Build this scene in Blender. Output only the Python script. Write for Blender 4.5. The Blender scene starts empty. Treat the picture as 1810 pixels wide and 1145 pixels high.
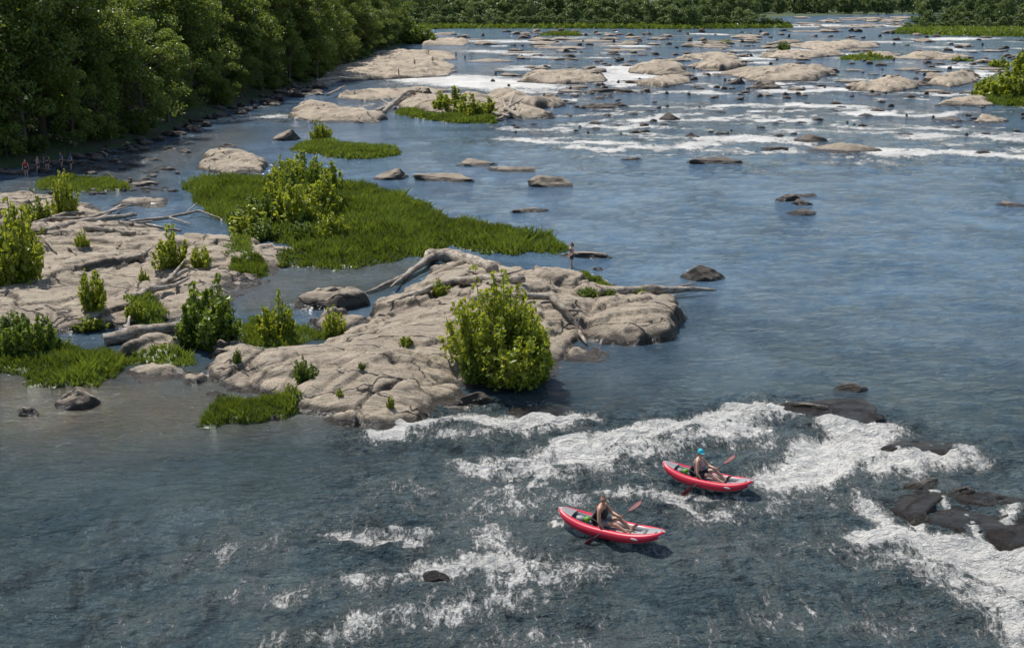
import bpy, math, random, bmesh
import numpy as np
from mathutils import Vector, Matrix, noise as mn
random.seed(7); R=np.random.RandomState(11)
sc=bpy.context.scene
# ------------------------------------------------------------ camera
H=16.0; LENS=40.0; F=1810*LENS/36.0; P=math.atan(582.5/F)
cam=bpy.data.cameras.new("camera"); cam.lens=LENS; cam.sensor_width=36; cam.clip_end=20000; cam.clip_start=.5
co=bpy.data.objects.new("camera",cam); sc.collection.objects.link(co)
co.location=(0,0,H); co.rotation_euler=(math.pi/2-P,0,0); sc.camera=co
sP,cP=math.sin(P),math.cos(P)
def G(x,y,z=0.0):
    u=(x-905)/F; v=(572.5-y)/F
    dz=-sP+v*cP; dy=cP+v*sP
    t=(z-H)/dz
    return (u*t,dy*t)
def SC(y): # photo px per metre at the water there
    v=(572.5-y)/F
    return F/(H/(sP-v*cP))
# ------------------------------------------------------------ noise
def _h(ix,iy,s):
    n=(ix.astype(np.int64)*374761393+iy.astype(np.int64)*668265263+s*974711)&0xffffffff
    n=((n^(n>>13))*1274126177)&0xffffffff
    return ((n^(n>>16))&0xffff)/65535.0
def vn(x,y,s=0):
    ix=np.floor(x);iy=np.floor(y);fx=x-ix;fy=y-iy
    fx=fx*fx*fx*(fx*(fx*6-15)+10);fy=fy*fy*fy*(fy*(fy*6-15)+10)
    a=_h(ix,iy,s);b=_h(ix+1,iy,s);c=_h(ix,iy+1,s);d=_h(ix+1,iy+1,s)
    return (a+(b-a)*fx)*(1-fy)+(c+(d-c)*fx)*fy
def fbm(x,y,s=0,o=4):
    r=0;a=.5;t=0
    for i in range(o):
        r=r+a*(vn(x,y,s+i*17)*2-1);t+=a;a*=.5;x=x*2.03+13.1;y=y*2.03+7.7
    return r/t
def voro(x,y,s):
    ix=np.floor(x);iy=np.floor(y);f1=np.full(x.shape,9.);f2=np.full(x.shape,9.)
    r1=np.zeros(x.shape);r2=r1.copy();r3=r1.copy();DX=r1.copy();DY=r1.copy()
    for i in(-1,0,1):
        for j in(-1,0,1):
            cx=ix+i;cy=iy+j;dx=x-(cx+.1+.8*_h(cx,cy,s));dy=y-(cy+.1+.8*_h(cx,cy,s+1));d=np.hypot(dx,dy)
            k=d<f1;f2=np.where(k,f1,np.minimum(f2,d));f1=np.where(k,d,f1)
            r1=np.where(k,_h(cx,cy,s+2),r1);r2=np.where(k,_h(cx,cy,s+3),r2);r3=np.where(k,_h(cx,cy,s+4),r3);DX=np.where(k,dx,DX);DY=np.where(k,dy,DY)
    return f1,f2,r1-.5,r2-.5,r3-.5,DX,DY
def poly_sd(X,Y,poly):
    d=np.full(X.shape,1e18);ins=np.zeros(X.shape,bool);n=len(poly)
    for i in range(n):
        x1,y1=poly[i];x2,y2=poly[(i+1)%n]
        ex,ey=x2-x1,y2-y1
        t=np.clip(((X-x1)*ex+(Y-y1)*ey)/(ex*ex+ey*ey+1e-9),0,1)
        d=np.minimum(d,(X-x1-t*ex)**2+(Y-y1-t*ey)**2)
        if abs(ey)>1e-9:
            c=((y1>Y)!=(y2>Y))&(X<(x2-x1)*(Y-y1)/(y2-y1)+x1); ins^=c
    return np.where(ins,1,-1)*np.sqrt(d)
# ------------------------------------------------------------ mesh helpers
def np_mesh(name,V,Fc,mats,mi=None,smooth=False,attrs=None,fattrs=None,link=True):
    V=np.asarray(V,np.float32);Fc=np.asarray(Fc,np.int32);k=Fc.shape[1];n=len(Fc)
    me=bpy.data.meshes.new(name)
    me.vertices.add(len(V));me.vertices.foreach_set('co',V.ravel())
    me.loops.add(n*k);me.loops.foreach_set('vertex_index',Fc.ravel())
    me.polygons.add(n);me.polygons.foreach_set('loop_start',np.arange(n,dtype=np.int32)*k)
    if mi is not None: me.polygons.foreach_set('material_index',np.asarray(mi,np.int32))
    sm=np.full(n,smooth) if isinstance(smooth,bool) else smooth
    me.polygons.foreach_set('use_smooth',sm)
    me.update(calc_edges=True)
    for m in mats: me.materials.append(m)
    for a,dat in (attrs or {}).items():
        at=me.attributes.new(a,'FLOAT','POINT');at.data.foreach_set('value',np.asarray(dat,np.float32))
    for a,dat in (fattrs or {}).items():
        at=me.attributes.new(a,'FLOAT','FACE');at.data.foreach_set('value',np.asarray(dat,np.float32))
    if not link: return me
    ob=bpy.data.objects.new(name,me);sc.collection.objects.link(ob);return ob
def grid_faces(nx,ny):
    i=np.arange(nx*ny).reshape(ny,nx)
    return np.stack([i[:-1,:-1],i[:-1,1:],i[1:,1:],i[1:,:-1]],-1).reshape(-1,4)
def tube_np(pts,rad,seg=7):
    pts=[Vector(p) for p in pts];V=[];n=len(pts);up=None
    for i in range(n):
        t=(pts[min(i+1,n-1)]-pts[max(i-1,0)]).normalized()
        if up is None: up=Vector((0,0,1)) if abs(t.z)<.9 else Vector((1,0,0))
        a=t.cross(up)
        if a.length<1e-4:a=t.cross(Vector((0,1,.1)))
        a.normalize();b=t.cross(a).normalized();up=a.cross(t)
        for k in range(seg):
            w=2*math.pi*k/seg
            V.append(pts[i]+(a*math.cos(w)+b*math.sin(w))*rad[i])
    Fq=[]
    for i in range(n-1):
        for k in range(seg):
            k2=(k+1)%seg;Fq.append((i*seg+k,i*seg+k2,(i+1)*seg+k2,(i+1)*seg+k))
    return V,Fq
class MB:
    def __init__(s): s.V=[];s.F=[];s.M=[]
    def add(s,V,Fq,m):
        o=len(s.V);s.V+= [tuple(v) for v in V]
        for f in Fq: s.F.append(tuple(i+o for i in f));s.M.append(m)
    def tube(s,pts,rad,seg=8,m=0,cap=True):
        V,Fq=tube_np(pts,rad,seg)
        if cap:
            n=len(pts)
            Fq=Fq+[tuple(range(seg-1,-1,-1)),tuple(range((n-1)*seg,n*seg))]
        s.add(V,Fq,m)
    def ell(s,c,r,m=0,nu=14,nv=9,mat=None,fn=None,keep=None):
        V=[];c=Vector(c)
        for j in range(nv+1):
            ph=math.pi*j/nv
            for i in range(nu):
                th=2*math.pi*i/nu
                p=Vector((math.sin(ph)*math.cos(th),math.sin(ph)*math.sin(th),math.cos(ph)))
                q=Vector((p.x*r[0],p.y*r[1],p.z*r[2]))
                if fn:q=fn(p,q)
                if mat:q=mat@q
                V.append(c+q)
        Fq=[]
        for j in range(nv):
            for i in range(nu):
                f=(j*nu+i,(j+1)*nu+i,(j+1)*nu+(i+1)%nu,j*nu+(i+1)%nu)
                if keep:
                    ph=math.pi*(j+.5)/nv;th=2*math.pi*(i+.5)/nu
                    if not keep(math.sin(ph)*math.cos(th),math.sin(ph)*math.sin(th),math.cos(ph)):continue
                Fq.append(f)
        s.add(V,Fq,m)
    def obj(s,name,mats,smooth=True):
        me=bpy.data.meshes.new(name);me.from_pydata(s.V,[],s.F)
        me.polygons.foreach_set('material_index',s.M);me.polygons.foreach_set('use_smooth',[smooth]*len(s.F))
        for m in mats:me.materials.append(m)
        me.update();ob=bpy.data.objects.new(name,me);sc.collection.objects.link(ob);return ob
# ------------------------------------------------------------ materials
class NT:
    def __init__(s,name):
        s.m=bpy.data.materials.new(name);s.m.use_nodes=True;s.n=s.m.node_tree;s.n.nodes.clear()
        s.out=s.n.nodes.new('ShaderNodeOutputMaterial')
    def N(s,t,**k):
        nd=s.n.nodes.new(t)
        for a,v in k.items():setattr(nd,a,v)
        return nd
    def L(s,a,b):s.n.links.new(a,b)
    def math(s,op,a,b=None,c=None,clamp=False):
        nd=s.N('ShaderNodeMath',operation=op,use_clamp=clamp)
        for i,v in enumerate([a,b,c]):
            if v is None:continue
            if isinstance(v,(int,float)):nd.inputs[i].default_value=v
            else:s.L(v,nd.inputs[i])
        return nd.outputs[0]
    def mix(s,f,a,b):
        nd=s.N('ShaderNodeMix',data_type='RGBA')
        for i,v in ((0,f),(6,a),(7,b)):
            if isinstance(v,(int,float)):nd.inputs[i].default_value=v
            elif isinstance(v,tuple):nd.inputs[i].default_value=(*v,1)
            else:s.L(v,nd.inputs[i])
        return nd.outputs[2]
    def noise(s,vec,scale,detail=4,rough=.55,dist=0):
        nd=s.N('ShaderNodeTexNoise');nd.inputs['Scale'].default_value=scale;nd.inputs['Detail'].default_value=detail
        nd.inputs['Roughness'].default_value=rough;nd.inputs['Distortion'].default_value=dist
        if vec is not None:s.L(vec,nd.inputs['Vector'])
        return nd.outputs['Fac']
    def mr(s,v,a,b,c=0,d=1,sm=True):
        nd=s.N('ShaderNodeMapRange');nd.interpolation_type='SMOOTHSTEP' if sm else 'LINEAR'
        s.L(v,nd.inputs[0])
        for i,q in enumerate((a,b,c,d)):nd.inputs[i+1].default_value=q
        return nd.outputs[0]
    def mapping(s,vec,sc_=(1,1,1),rot=(0,0,0)):
        nd=s.N('ShaderNodeMapping');s.L(vec,nd.inputs[0]);nd.inputs['Scale'].default_value=sc_;nd.inputs['Rotation'].default_value=rot;return nd.outputs[0]
def simple(name,col,rough=.6,var=.12,nsc=20,metal=0):
    t=NT(name);b=t.N('ShaderNodeBsdfPrincipled')
    tc=t.N('ShaderNodeTexCoord').outputs['Object'];n=t.noise(tc,nsc,3)
    a=tuple(c*(1-var) for c in col);c2=tuple(min(1,c*(1+var)) for c in col)
    t.L(t.mix(n,a,c2),b.inputs['Base Color']);b.inputs['Roughness'].default_value=rough;b.inputs['Metallic'].default_value=metal
    t.L(b.outputs[0],t.out.inputs[0]);return t.m
def rock_mat(name,light,mid,dark,wet=.2,crack=True,wc=(.028,.021,.014)):
    t=NT(name);b=t.N('ShaderNodeBsdfPrincipled');g=t.N('ShaderNodeNewGeometry');pos=g.outputs['Position']
    n1=t.noise(pos,.35,6,.65,.4);n2=t.noise(pos,2.2,7,.7);n3=t.noise(pos,16,4,.65);n4=t.noise(t.mapping(pos,(.6,2.2,1),(0,0,.5)),.9,8,.75,1.2)
    c=t.mix(t.mr(n1,.38,.62),light,mid)
    c=t.mix(t.mr(n4,.50,.64,0,.75),c,tuple(x*.45 for x in mid))
    c=t.mix(t.mr(n2,.54,.68,0,.75),c,dark)
    c=t.mix(t.mr(n3,.45,.7,0,.5),c,tuple(x*1.25 for x in light))
    c=t.mix(t.mr(n3,.50,.32,0,.5),c,dark)
    h=t.math('ADD',t.math('ADD',t.math('MULTIPLY',n4,1.4),t.math('MULTIPLY',n2,1.2)),t.math('MULTIPLY',n3,.4))
    if crack:
        wv=t.N('ShaderNodeVectorMath',operation='ADD');t.L(t.mapping(pos,(.30,.70,.3),(0,0,.75)),wv.inputs[0])
        nz=t.N('ShaderNodeTexNoise');nz.inputs['Scale'].default_value=.9;nz.inputs['Detail'].default_value=4;t.L(pos,nz.inputs['Vector'])
        sv=t.N('ShaderNodeVectorMath',operation='SCALE');t.L(nz.outputs['Color'],sv.inputs[0]);sv.inputs['Scale'].default_value=.55;t.L(sv.outputs[0],wv.inputs[1])
        vo=t.N('ShaderNodeTexVoronoi',feature='DISTANCE_TO_EDGE');vo.inputs['Scale'].default_value=.7;t.L(wv.outputs[0],vo.inputs['Vector'])
        ck=t.math('MULTIPLY',t.mr(vo.outputs['Distance'],.0,.026,1,0),t.mr(n1,.42,.53))
        c=t.mix(t.math('MULTIPLY',ck,.9),c,(.025,.02,.015));h=t.math('SUBTRACT',h,t.math('MULTIPLY',ck,1.4))
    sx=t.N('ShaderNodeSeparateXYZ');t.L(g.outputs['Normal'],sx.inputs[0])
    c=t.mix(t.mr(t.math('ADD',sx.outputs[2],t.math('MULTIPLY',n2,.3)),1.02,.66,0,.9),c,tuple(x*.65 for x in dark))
    sp=t.N('ShaderNodeSeparateXYZ');t.L(pos,sp.inputs[0])
    zz=t.math('SUBTRACT',sp.outputs[2],t.math('MULTIPLY',n2,wet))
    w=t.mr(zz,-.02,.12,1,0)
    c=t.mix(t.math('MULTIPLY',w,.92),c,wc)
    t.L(c,b.inputs['Base Color']);t.L(t.mr(w,0,1,.85,.22),b.inputs['Roughness'])
    bp=t.N('ShaderNodeBump');bp.inputs['Strength'].default_value=1;bp.inputs['Distance'].default_value=.16
    t.L(h,bp.inputs['Height'])
    t.L(bp.outputs[0],b.inputs['Normal']);t.L(b.outputs[0],t.out.inputs[0]);return t.m
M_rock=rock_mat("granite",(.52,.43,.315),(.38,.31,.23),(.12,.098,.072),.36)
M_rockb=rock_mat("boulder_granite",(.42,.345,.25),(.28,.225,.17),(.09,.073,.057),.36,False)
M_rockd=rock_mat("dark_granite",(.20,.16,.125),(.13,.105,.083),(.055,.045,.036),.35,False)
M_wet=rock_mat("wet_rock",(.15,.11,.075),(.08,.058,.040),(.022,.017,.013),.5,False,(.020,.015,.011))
def leaf_mat(name,dark,light,transl=.35,nsc=.7,oiv=.3):
    t=NT(name);at=t.N('ShaderNodeAttribute',attribute_name='tint')
    g=t.N('ShaderNodeNewGeometry');oi=t.N('ShaderNodeObjectInfo')
    n=t.noise(g.outputs['Position'],nsc,3)
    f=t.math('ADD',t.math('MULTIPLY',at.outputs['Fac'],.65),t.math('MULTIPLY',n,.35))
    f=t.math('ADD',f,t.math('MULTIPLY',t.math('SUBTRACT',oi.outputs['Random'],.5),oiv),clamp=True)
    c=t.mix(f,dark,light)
    d=t.N('ShaderNodeBsdfPrincipled');t.L(c,d.inputs['Base Color']);d.inputs['Roughness'].default_value=.42
    d.inputs['Specular IOR Level'].default_value=.45
    tr=t.N('ShaderNodeBsdfTranslucent');c2=t.mix(.4,c,(light[0]*1.7,light[1]*1.5,light[2]*.6));t.L(c2,tr.inputs[0])
    ms=t.N('ShaderNodeMixShader');ms.inputs[0].default_value=transl
    t.L(d.outputs[0],ms.inputs[1]);t.L(tr.outputs[0],ms.inputs[2]);t.L(ms.outputs[0],t.out.inputs[0]);return t.m
M_leaf=leaf_mat("tree_foliage",(.018,.040,.009),(.22,.29,.055),.40,.15,.5)
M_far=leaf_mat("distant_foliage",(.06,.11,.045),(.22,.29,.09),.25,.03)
M_bush=leaf_mat("shrub_foliage",(.09,.15,.015),(.38,.43,.05),.45,1.2)
M_bushd=leaf_mat("shrub_foliage_dark",(.045,.09,.013),(.20,.27,.035),.4,1.2)
M_grass=leaf_mat("water_willow_grass",(.025,.06,.008),(.22,.29,.04),.35,.35)
M_bark=simple("bark",(.11,.088,.065),.9,.3,6)
def wood_mat():
    t=NT("weathered_driftwood");b=t.N('ShaderNodeBsdfPrincipled');g=t.N('ShaderNodeNewGeometry')
    n=t.noise(t.mapping(g.outputs['Position'],(1,1,3)),2.5,6,.7);n2=t.noise(g.outputs['Position'],14,5,.7)
    c=t.mix(t.mr(n,.35,.65),(.15,.105,.07),(.52,.46,.37));c=t.mix(t.mr(n2,.5,.7,0,.75),c,(.06,.045,.035))
    t.L(c,b.inputs['Base Color']);b.inputs['Roughness'].default_value=.85
    bp=t.N('ShaderNodeBump');bp.inputs['Distance'].default_value=.06;t.L(n2,bp.inputs['Height']);t.L(bp.outputs[0],b.inputs['Normal'])
    t.L(b.outputs[0],t.out.inputs[0]);return t.m
M_wood=wood_mat()
def ground_mat():
    t=NT("forest_floor");b=t.N('ShaderNodeBsdfPrincipled');g=t.N('ShaderNodeNewGeometry')
    n=t.noise(g.outputs['Position'],.4,6,.6);n2=t.noise(g.outputs['Position'],4,5,.7)
    c=t.mix(t.mr(n,.35,.5),(.09,.07,.045),(.05,.09,.022));c=t.mix(t.mr(n2,.4,.7,0,.6),c,(.04,.035,.022))
    t.L(c,b.inputs['Base Color']);b.inputs['Roughness'].default_value=.95
    bp=t.N('ShaderNodeBump');bp.inputs['Distance'].default_value=.2;t.L(n2,bp.inputs['Height']);t.L(bp.outputs[0],b.inputs['Normal'])
    t.L(b.outputs[0],t.out.inputs[0]);return t.m
M_ground=ground_mat()
def water_mat():
    t=NT("river_water");b=t.N('ShaderNodeBsdfPrincipled');g=t.N('ShaderNodeNewGeometry');pos=g.outputs['Position']
    fo=t.N('ShaderNodeAttribute',attribute_name='foam').outputs['Fac'];br=t.N('ShaderNodeAttribute',attribute_name='brown').outputs['Fac']
    rg=t.N('ShaderNodeAttribute',attribute_name='rough').outputs['Fac'];dp=t.N('ShaderNodeAttribute',attribute_name='pool_sky').outputs['Fac']
    pf=t.mapping(pos,(1.25,.6,1),(0,0,.65))
    a=t.noise(pf,.85,10,.76,1.4);a2=t.noise(pf,5.0,8,.82,1.0);a3=t.noise(t.mapping(pos,(1,.6,1)),.13,5,.6,.8)
    nn=t.math('ADD',t.math('ADD',t.math('MULTIPLY',a,.40),t.math('MULTIPLY',a2,.46)),t.math('MULTIPLY',a3,.14))
    nn=t.math('MULTIPLY_ADD',nn,2.7,-.85)
    ff=t.math('ADD',t.math('MULTIPLY',fo,.40),nn)
    foam=t.mr(ff,.72,.92)
    big=t.noise(pos,.09,6,.62,.8);mid=t.noise(pf,.6,6,.65,1.0)
    c=t.mix(t.mr(big,.35,.65),(.026,.048,.058),(.052,.076,.082))
    c=t.mix(dp,c,t.mix(t.mr(big,.35,.65),(.055,.110,.170),(.095,.165,.240)))  # brighter blue base colour paints the sky's reflection on mid-distance water
    c=t.mix(t.math('MULTIPLY',t.mr(mid,.50,.66),t.mr(rg,0,.4,.15,.85)),c,(.010,.014,.018))
    c=t.mix(t.math('MULTIPLY',br,t.mr(mid,.3,.7,.6,1)),c,(.075,.058,.028))
    c=t.mix(t.math('MULTIPLY',t.mr(ff,.50,.75,0,.45),t.mr(rg,0,.3,.1,1)),c,(.16,.19,.17))
    c=t.mix(t.math('MULTIPLY',foam,.97),c,(.88,.86,.80))
    t.L(c,b.inputs['Base Color']);b.inputs['IOR'].default_value=1.33
    t.L(t.mr(foam,0,1,.09,.8),b.inputs['Roughness'])
    w1=t.noise(t.mapping(pos,(.6,1.3,1),(0,0,.25)),.9,4,.55,.8)
    w2=t.noise(t.mapping(pos,(.75,1.35,1),(0,0,-.3)),2.6,5,.62,.9)
    w3=t.noise(pos,8,4,.7,.6)
    w4=t.mr(t.noise(t.mapping(pos,(.8,1.2,1)),5.5,3,.6,.8),.54,.72)
    patch=t.mr(t.noise(pos,.16,4,.6,.5),.3,.7,.5,1.25)
    amp=t.math('MULTIPLY',t.mr(rg,0,1,.85,1.9,False),patch)
    calm=t.math('SUBTRACT',1,t.math('MULTIPLY',br,.5));amp=t.math('MULTIPLY',amp,calm)
    hh=t.math('ADD',t.math('ADD',t.math('MULTIPLY',w1,.42),t.math('MULTIPLY',w2,.26)),t.math('ADD',t.math('MULTIPLY',w3,.085),t.math('MULTIPLY',w4,.055)))
    hh=t.math('ADD',t.math('MULTIPLY',hh,amp),t.math('MULTIPLY',foam,t.math('MULTIPLY',a2,.20)))
    bp=t.N('ShaderNodeBump');bp.inputs['Strength'].default_value=1;bp.inputs['Distance'].default_value=1.0
    t.L(hh,bp.inputs['Height']);t.L(bp.outputs[0],b.inputs['Normal']);t.L(b.outputs[0],t.out.inputs[0]);return t.m
M_water=water_mat()
# ------------------------------------------------------------ rocks (surveyed on the water plane)
def PP(l):return [G(*p) for p in l]
main=[
 (PP([(598,752),(680,760),(745,750),(790,716),(840,698),(900,694),(960,674),(1020,652),(1078,630),(1040,608),(1085,597),(1110,572),(1180,557),(1200,538),(1120,512),(1010,494),(900,480),(850,474),(770,476),(730,512),(670,552),(620,592),(560,618),(450,632),(372,645),(358,665),(400,692),(480,703),(545,730)]),1.25,2.6),
 (PP([(1030,606),(1110,612),(1188,600),(1210,568),(1203,546),(1130,533),(1060,540),(1010,562)]),.85,.5),
 (PP([(-300,640),(-300,345),(0,345),(60,340),(130,352),(190,372),(290,412),(380,420),(500,438),(560,446),(540,462),(500,477),(480,507),(440,517),(420,530),(400,556),(330,566),(220,580),(100,592),(0,612)]),.75,2.0),
 (PP([(213,660),(300,650),(358,660),(350,682),(240,678)]),.42,.4),
 (PP([(200,632),(230,606),(300,600),(332,616),(312,636)]),.6,.35),
 (PP([(360,652),(372,622),(440,612),(480,632),(440,658)]),.55,.4),
 (PP([(793,718),(830,690),(890,694),(884,716)]),.5,.3),
 (PP([(430,694),(450,650),(560,640),(600,680),(560,705)]),.8,.7),
 (PP([(525,545),(560,522),(640,524),(655,542),(600,552)]),.8,.3),
 (PP([(545,578),(600,560),(650,566),(620,588)]),.45,.3),
 (PP([(190,365),(230,350),(300,352),(290,368)]),.3,.5),
]
def rock_h(X,Y,slabs,amp=1.0,s=3):
    X=np.asarray(X,float);Y=np.asarray(Y,float)
    wx=X+.55*amp*fbm(X*.45,Y*.45,s,3)+.20*fbm(X*2.2,Y*2.2,s+5,2);wy=Y+.55*amp*fbm(X*.45+9,Y*.45,s+2,3)
    Hh=np.full(X.shape,-3.0)
    for poly,h,w in slabs:
        d=poly_sd(wx,wy,poly);dp=np.maximum(d,0)
        Hh=np.maximum(Hh,np.where(d>0,h*(1-np.exp(-dp/w))+.22*h*np.clip(dp/(.25*amp),0,1),d*1.6))
    m=np.clip(Hh/.35,0,1)
    b=fbm(X*.14/amp+.05*Y,Y*.2/amp,s+40,4)*3.2;fl=np.floor(b);fr=b-fl;st=fl+np.clip((fr-.90)/.10,0,1)**1.5
    ca,sa=math.cos(.9),math.sin(.9);px=X+.7*amp*fbm(X*.35/amp,Y*.35/amp,s+11,3);py=Y+.7*amp*fbm(X*.35/amp+5,Y*.35/amp,s+13,3)
    f1,f2,r1,r2,r3,dx,dy=voro((px*ca+py*sa)/(5.8*amp),(-px*sa+py*ca)/(2.8*amp),s+200)
    g1,g2,q1,q2,q3,ex,ey=voro((px*ca+py*sa)/(2.2*amp),(-px*sa+py*ca)/(1.1*amp),s+300)
    mask=np.clip(.30+2.2*fbm(X*.12/amp,Y*.12/amp,s+400,3),0,1)
    edge=1-np.exp(-((f2-f1)/.06)**2);edge2=1-np.exp(-((g2-g1)/.13)**2)
    blk=(r1*.46+(r2*dx+r3*dy)*.46)*edge-.18*(1-edge)*(.3+.7*mask)
    blk2=((q1*.22+(q2*ex+q3*ey)*.24)*edge2-.08*(1-edge2))*mask
    hh=Hh+m*amp*(.20*st+blk+blk2+.04*fbm(X*.8,Y*.9,s+20,3)+.025*fbm(X*3.5,Y*3.5,s+30,2))
    ph=vn(X*.9,Y*.9,s+120);hh-=m*amp*.2*np.clip((ph-.92)/.06,0,1)
    return hh
def hf_obj(name,slabs,res,mat,amp=1.0,s=3):
    xs=[p[0] for q in slabs for p in q[0]];ys=[p[1] for q in slabs for p in q[0]]
    x=np.arange(min(xs)-1.5,max(xs)+1.5,res);y=np.arange(min(ys)-1.5,max(ys)+1.5,res*1.1)
    X,Y=np.meshgrid(x,y);Z=rock_h(X,Y,slabs,amp,s)
    Fq=grid_faces(len(x),len(y));z=Z.ravel();k=z[Fq].max(1)>-.35;Fq=Fq[k]
    used=np.unique(Fq);mp=np.full(len(z),-1);mp[used]=np.arange(len(used))
    V=np.stack([X.ravel(),Y.ravel(),np.maximum(z,-.6)],1)[used]
    return np_mesh(name,V,mp[Fq],[mat],smooth=True)
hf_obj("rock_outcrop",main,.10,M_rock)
def onrock(x,y):
    z=0
    for _ in range(6):
        X,Y=G(x,y,z);z=max(0,float(rock_h(np.array([X]),np.array([Y]),main)[0]))*.6+z*.4
    X,Y=G(x,y,z);return Vector((X,Y,z))
isl=[
 ([(PP([(350,300),(365,280),(430,278),(475,292),(465,308),(400,312)]),.9,.9)],.2,.8,M_rock),
 ([(PP([(510,208),(530,190),(600,195),(685,212),(640,218),(560,217)]),1.0,1.2)],.3,1,M_rock),
 ([(PP([(545,160),(600,145),(700,140),(790,136),(815,122),(780,108),(720,100),(650,108),(600,118),(550,130)]),1.0,4),
                 (PP([(585,176),(640,165),(740,160),(800,160),(760,172),(660,180)]),.8,2)],.45,1.3,M_rock),
 ([(PP([(700,192),(720,176),(790,170),(860,172),(880,186),(960,205),(985,210),(930,212),(860,206),(760,200)]),1.1,1.4),
                 (PP([(850,180),(900,172),(975,190),(940,196)]),1.3,1.0),(PP([(950,188),(990,180),(1005,188),(975,192)]),1.0,.8)],.35,1.2,M_rock),
 ([(PP([(640,100),(700,90),(800,98),(810,106),(720,112)]),1.0,4),(PP([(745,80),(760,74),(830,76),(825,82)]),1.4,3)],.7,1.4,M_rock),
 ([(PP([(915,146),(935,134),(1000,130),(1065,136),(1070,146),(1000,150)]),1.2,1.5)],.4,1.4,M_rock),
 ([(PP([(1110,130),(1130,118),(1190,116),(1215,124),(1170,134)]),1.4,1.5),(PP([(1225,122),(1250,112),(1300,114),(1320,121),(1270,127)]),1.6,1.5),
   (PP([(1290,136),(1330,126),(1400,124),(1480,130),(1440,144),(1340,146)]),1.4,1.6),(PP([(1120,152),(1150,142),(1215,142),(1225,148),(1170,156)]),1.1,1.2)],.45,1.5,M_rock),
 ([(PP([(1500,160),(1540,150),(1600,146),(1625,156),(1570,166)]),1.0,1.5),(PP([(1640,150),(1660,138),(1720,130),(1730,146),(1680,156)]),1.2,1.5)],.45,1.3,M_rock),
 ([(PP([(1190,104),(1250,96),(1300,97),(1320,104),(1280,108)]),1.1,3),(PP([(1340,102),(1380,94),(1480,92),(1500,98),(1408,106)]),1.1,3),(PP([(1510,102),(1560,96),(1600,98),(1570,106)]),1.0,3)],.8,1.7,M_rock),
 ([(PP([(1380,85),(1420,78),(1540,80),(1560,84),(1460,90)]),1.1,3),(PP([(1560,104),(1620,98),(1720,100),(1690,108)]),1.0,3)],.9,1.7,M_rock),
 ([(PP([(1650,188),(1680,178),(1750,180),(1755,188)]),.8,1.0),(PP([(1720,218),(1740,210),(1785,213),(1780,219)]),.6,.8)],.3,.9,M_rock),
 # wet ledges the rapids pour over
 ([(PP([(1575,900),(1600,874),(1650,862),(1690,874),(1740,870),(1830,886),(1950,920),(1920,972),(1810,964),(1740,948),(1660,930),(1610,916)]),.26,.5)],.07,.62,M_wet),
 ([(PP([(1378,724),(1420,708),(1520,706),(1550,720),(1542,744),(1490,746),(1440,736)]),.16,.4)],.07,.55,M_wet),
 ([(PP([(1560,790),(1600,780),(1690,781),(1706,788),(1670,795),(1600,797)]),.08,.3)],.07,.45,M_wet),
 ([(PP([(900,728),(935,718),(1015,718),(1035,727),(1000,732),(930,734)]),.10,.3)],.07,.45,M_wet),
]
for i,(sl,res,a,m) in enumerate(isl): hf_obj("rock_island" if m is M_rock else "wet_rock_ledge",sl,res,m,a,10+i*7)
def boulder_mesh(seed,ang):
    rr=random.Random(seed)
    bm=bmesh.new();bmesh.ops.create_icosphere(bm,subdivisions=5,radius=1)
    pl=[(Vector((rr.uniform(-1,1),rr.uniform(-1,1),rr.uniform(-.2,1))).normalized(),rr.uniform(.45,.8)) for _ in range(ang)]
    for v in bm.verts:
        p=v.co.copy()
        for n,o in pl:
            d=p.dot(n)
            if d>o:p-=n*(d-o)*.9
        p*=1+.20*mn.noise(p*1.1+Vector((seed,0,0)))+.10*mn.noise(p*3+Vector((0,seed,0)))+.04*mn.noise(p*8)
        v.co=p
    for f in bm.faces:f.smooth=True
    me=bpy.data.meshes.new("boulder");bm.to_mesh(me);bm.free();return me
BV=[boulder_mesh(i,8+i) for i in range(8)]
BM={}
def boulder(x,y,w,h,kind=0,name="boulder",zf=.8,dep=.6,rot=None):
    m=[M_rockb,M_rockd,M_wet][kind];i=random.randrange(8);key=(i,kind)
    if key not in BM:
        me=BV[i].copy();me.materials.append(m);BM[key]=me
    ob=bpy.data.objects.new(name,BM[key]);sc.collection.objects.link(ob)
    s=SC(y);X,Y=G(x,y-h*.25);W=w/s/2;hz=max(.12,h/s*zf)
    ob.location=(X,Y,-hz*.15);ob.scale=(W*1.3,max(W*dep*1.2,.2),hz*1.5)
    ob.rotation_euler=(0,0,(random.uniform(-.35,.35)+random.choice([0,math.pi])) if rot is None else rot);return ob
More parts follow.
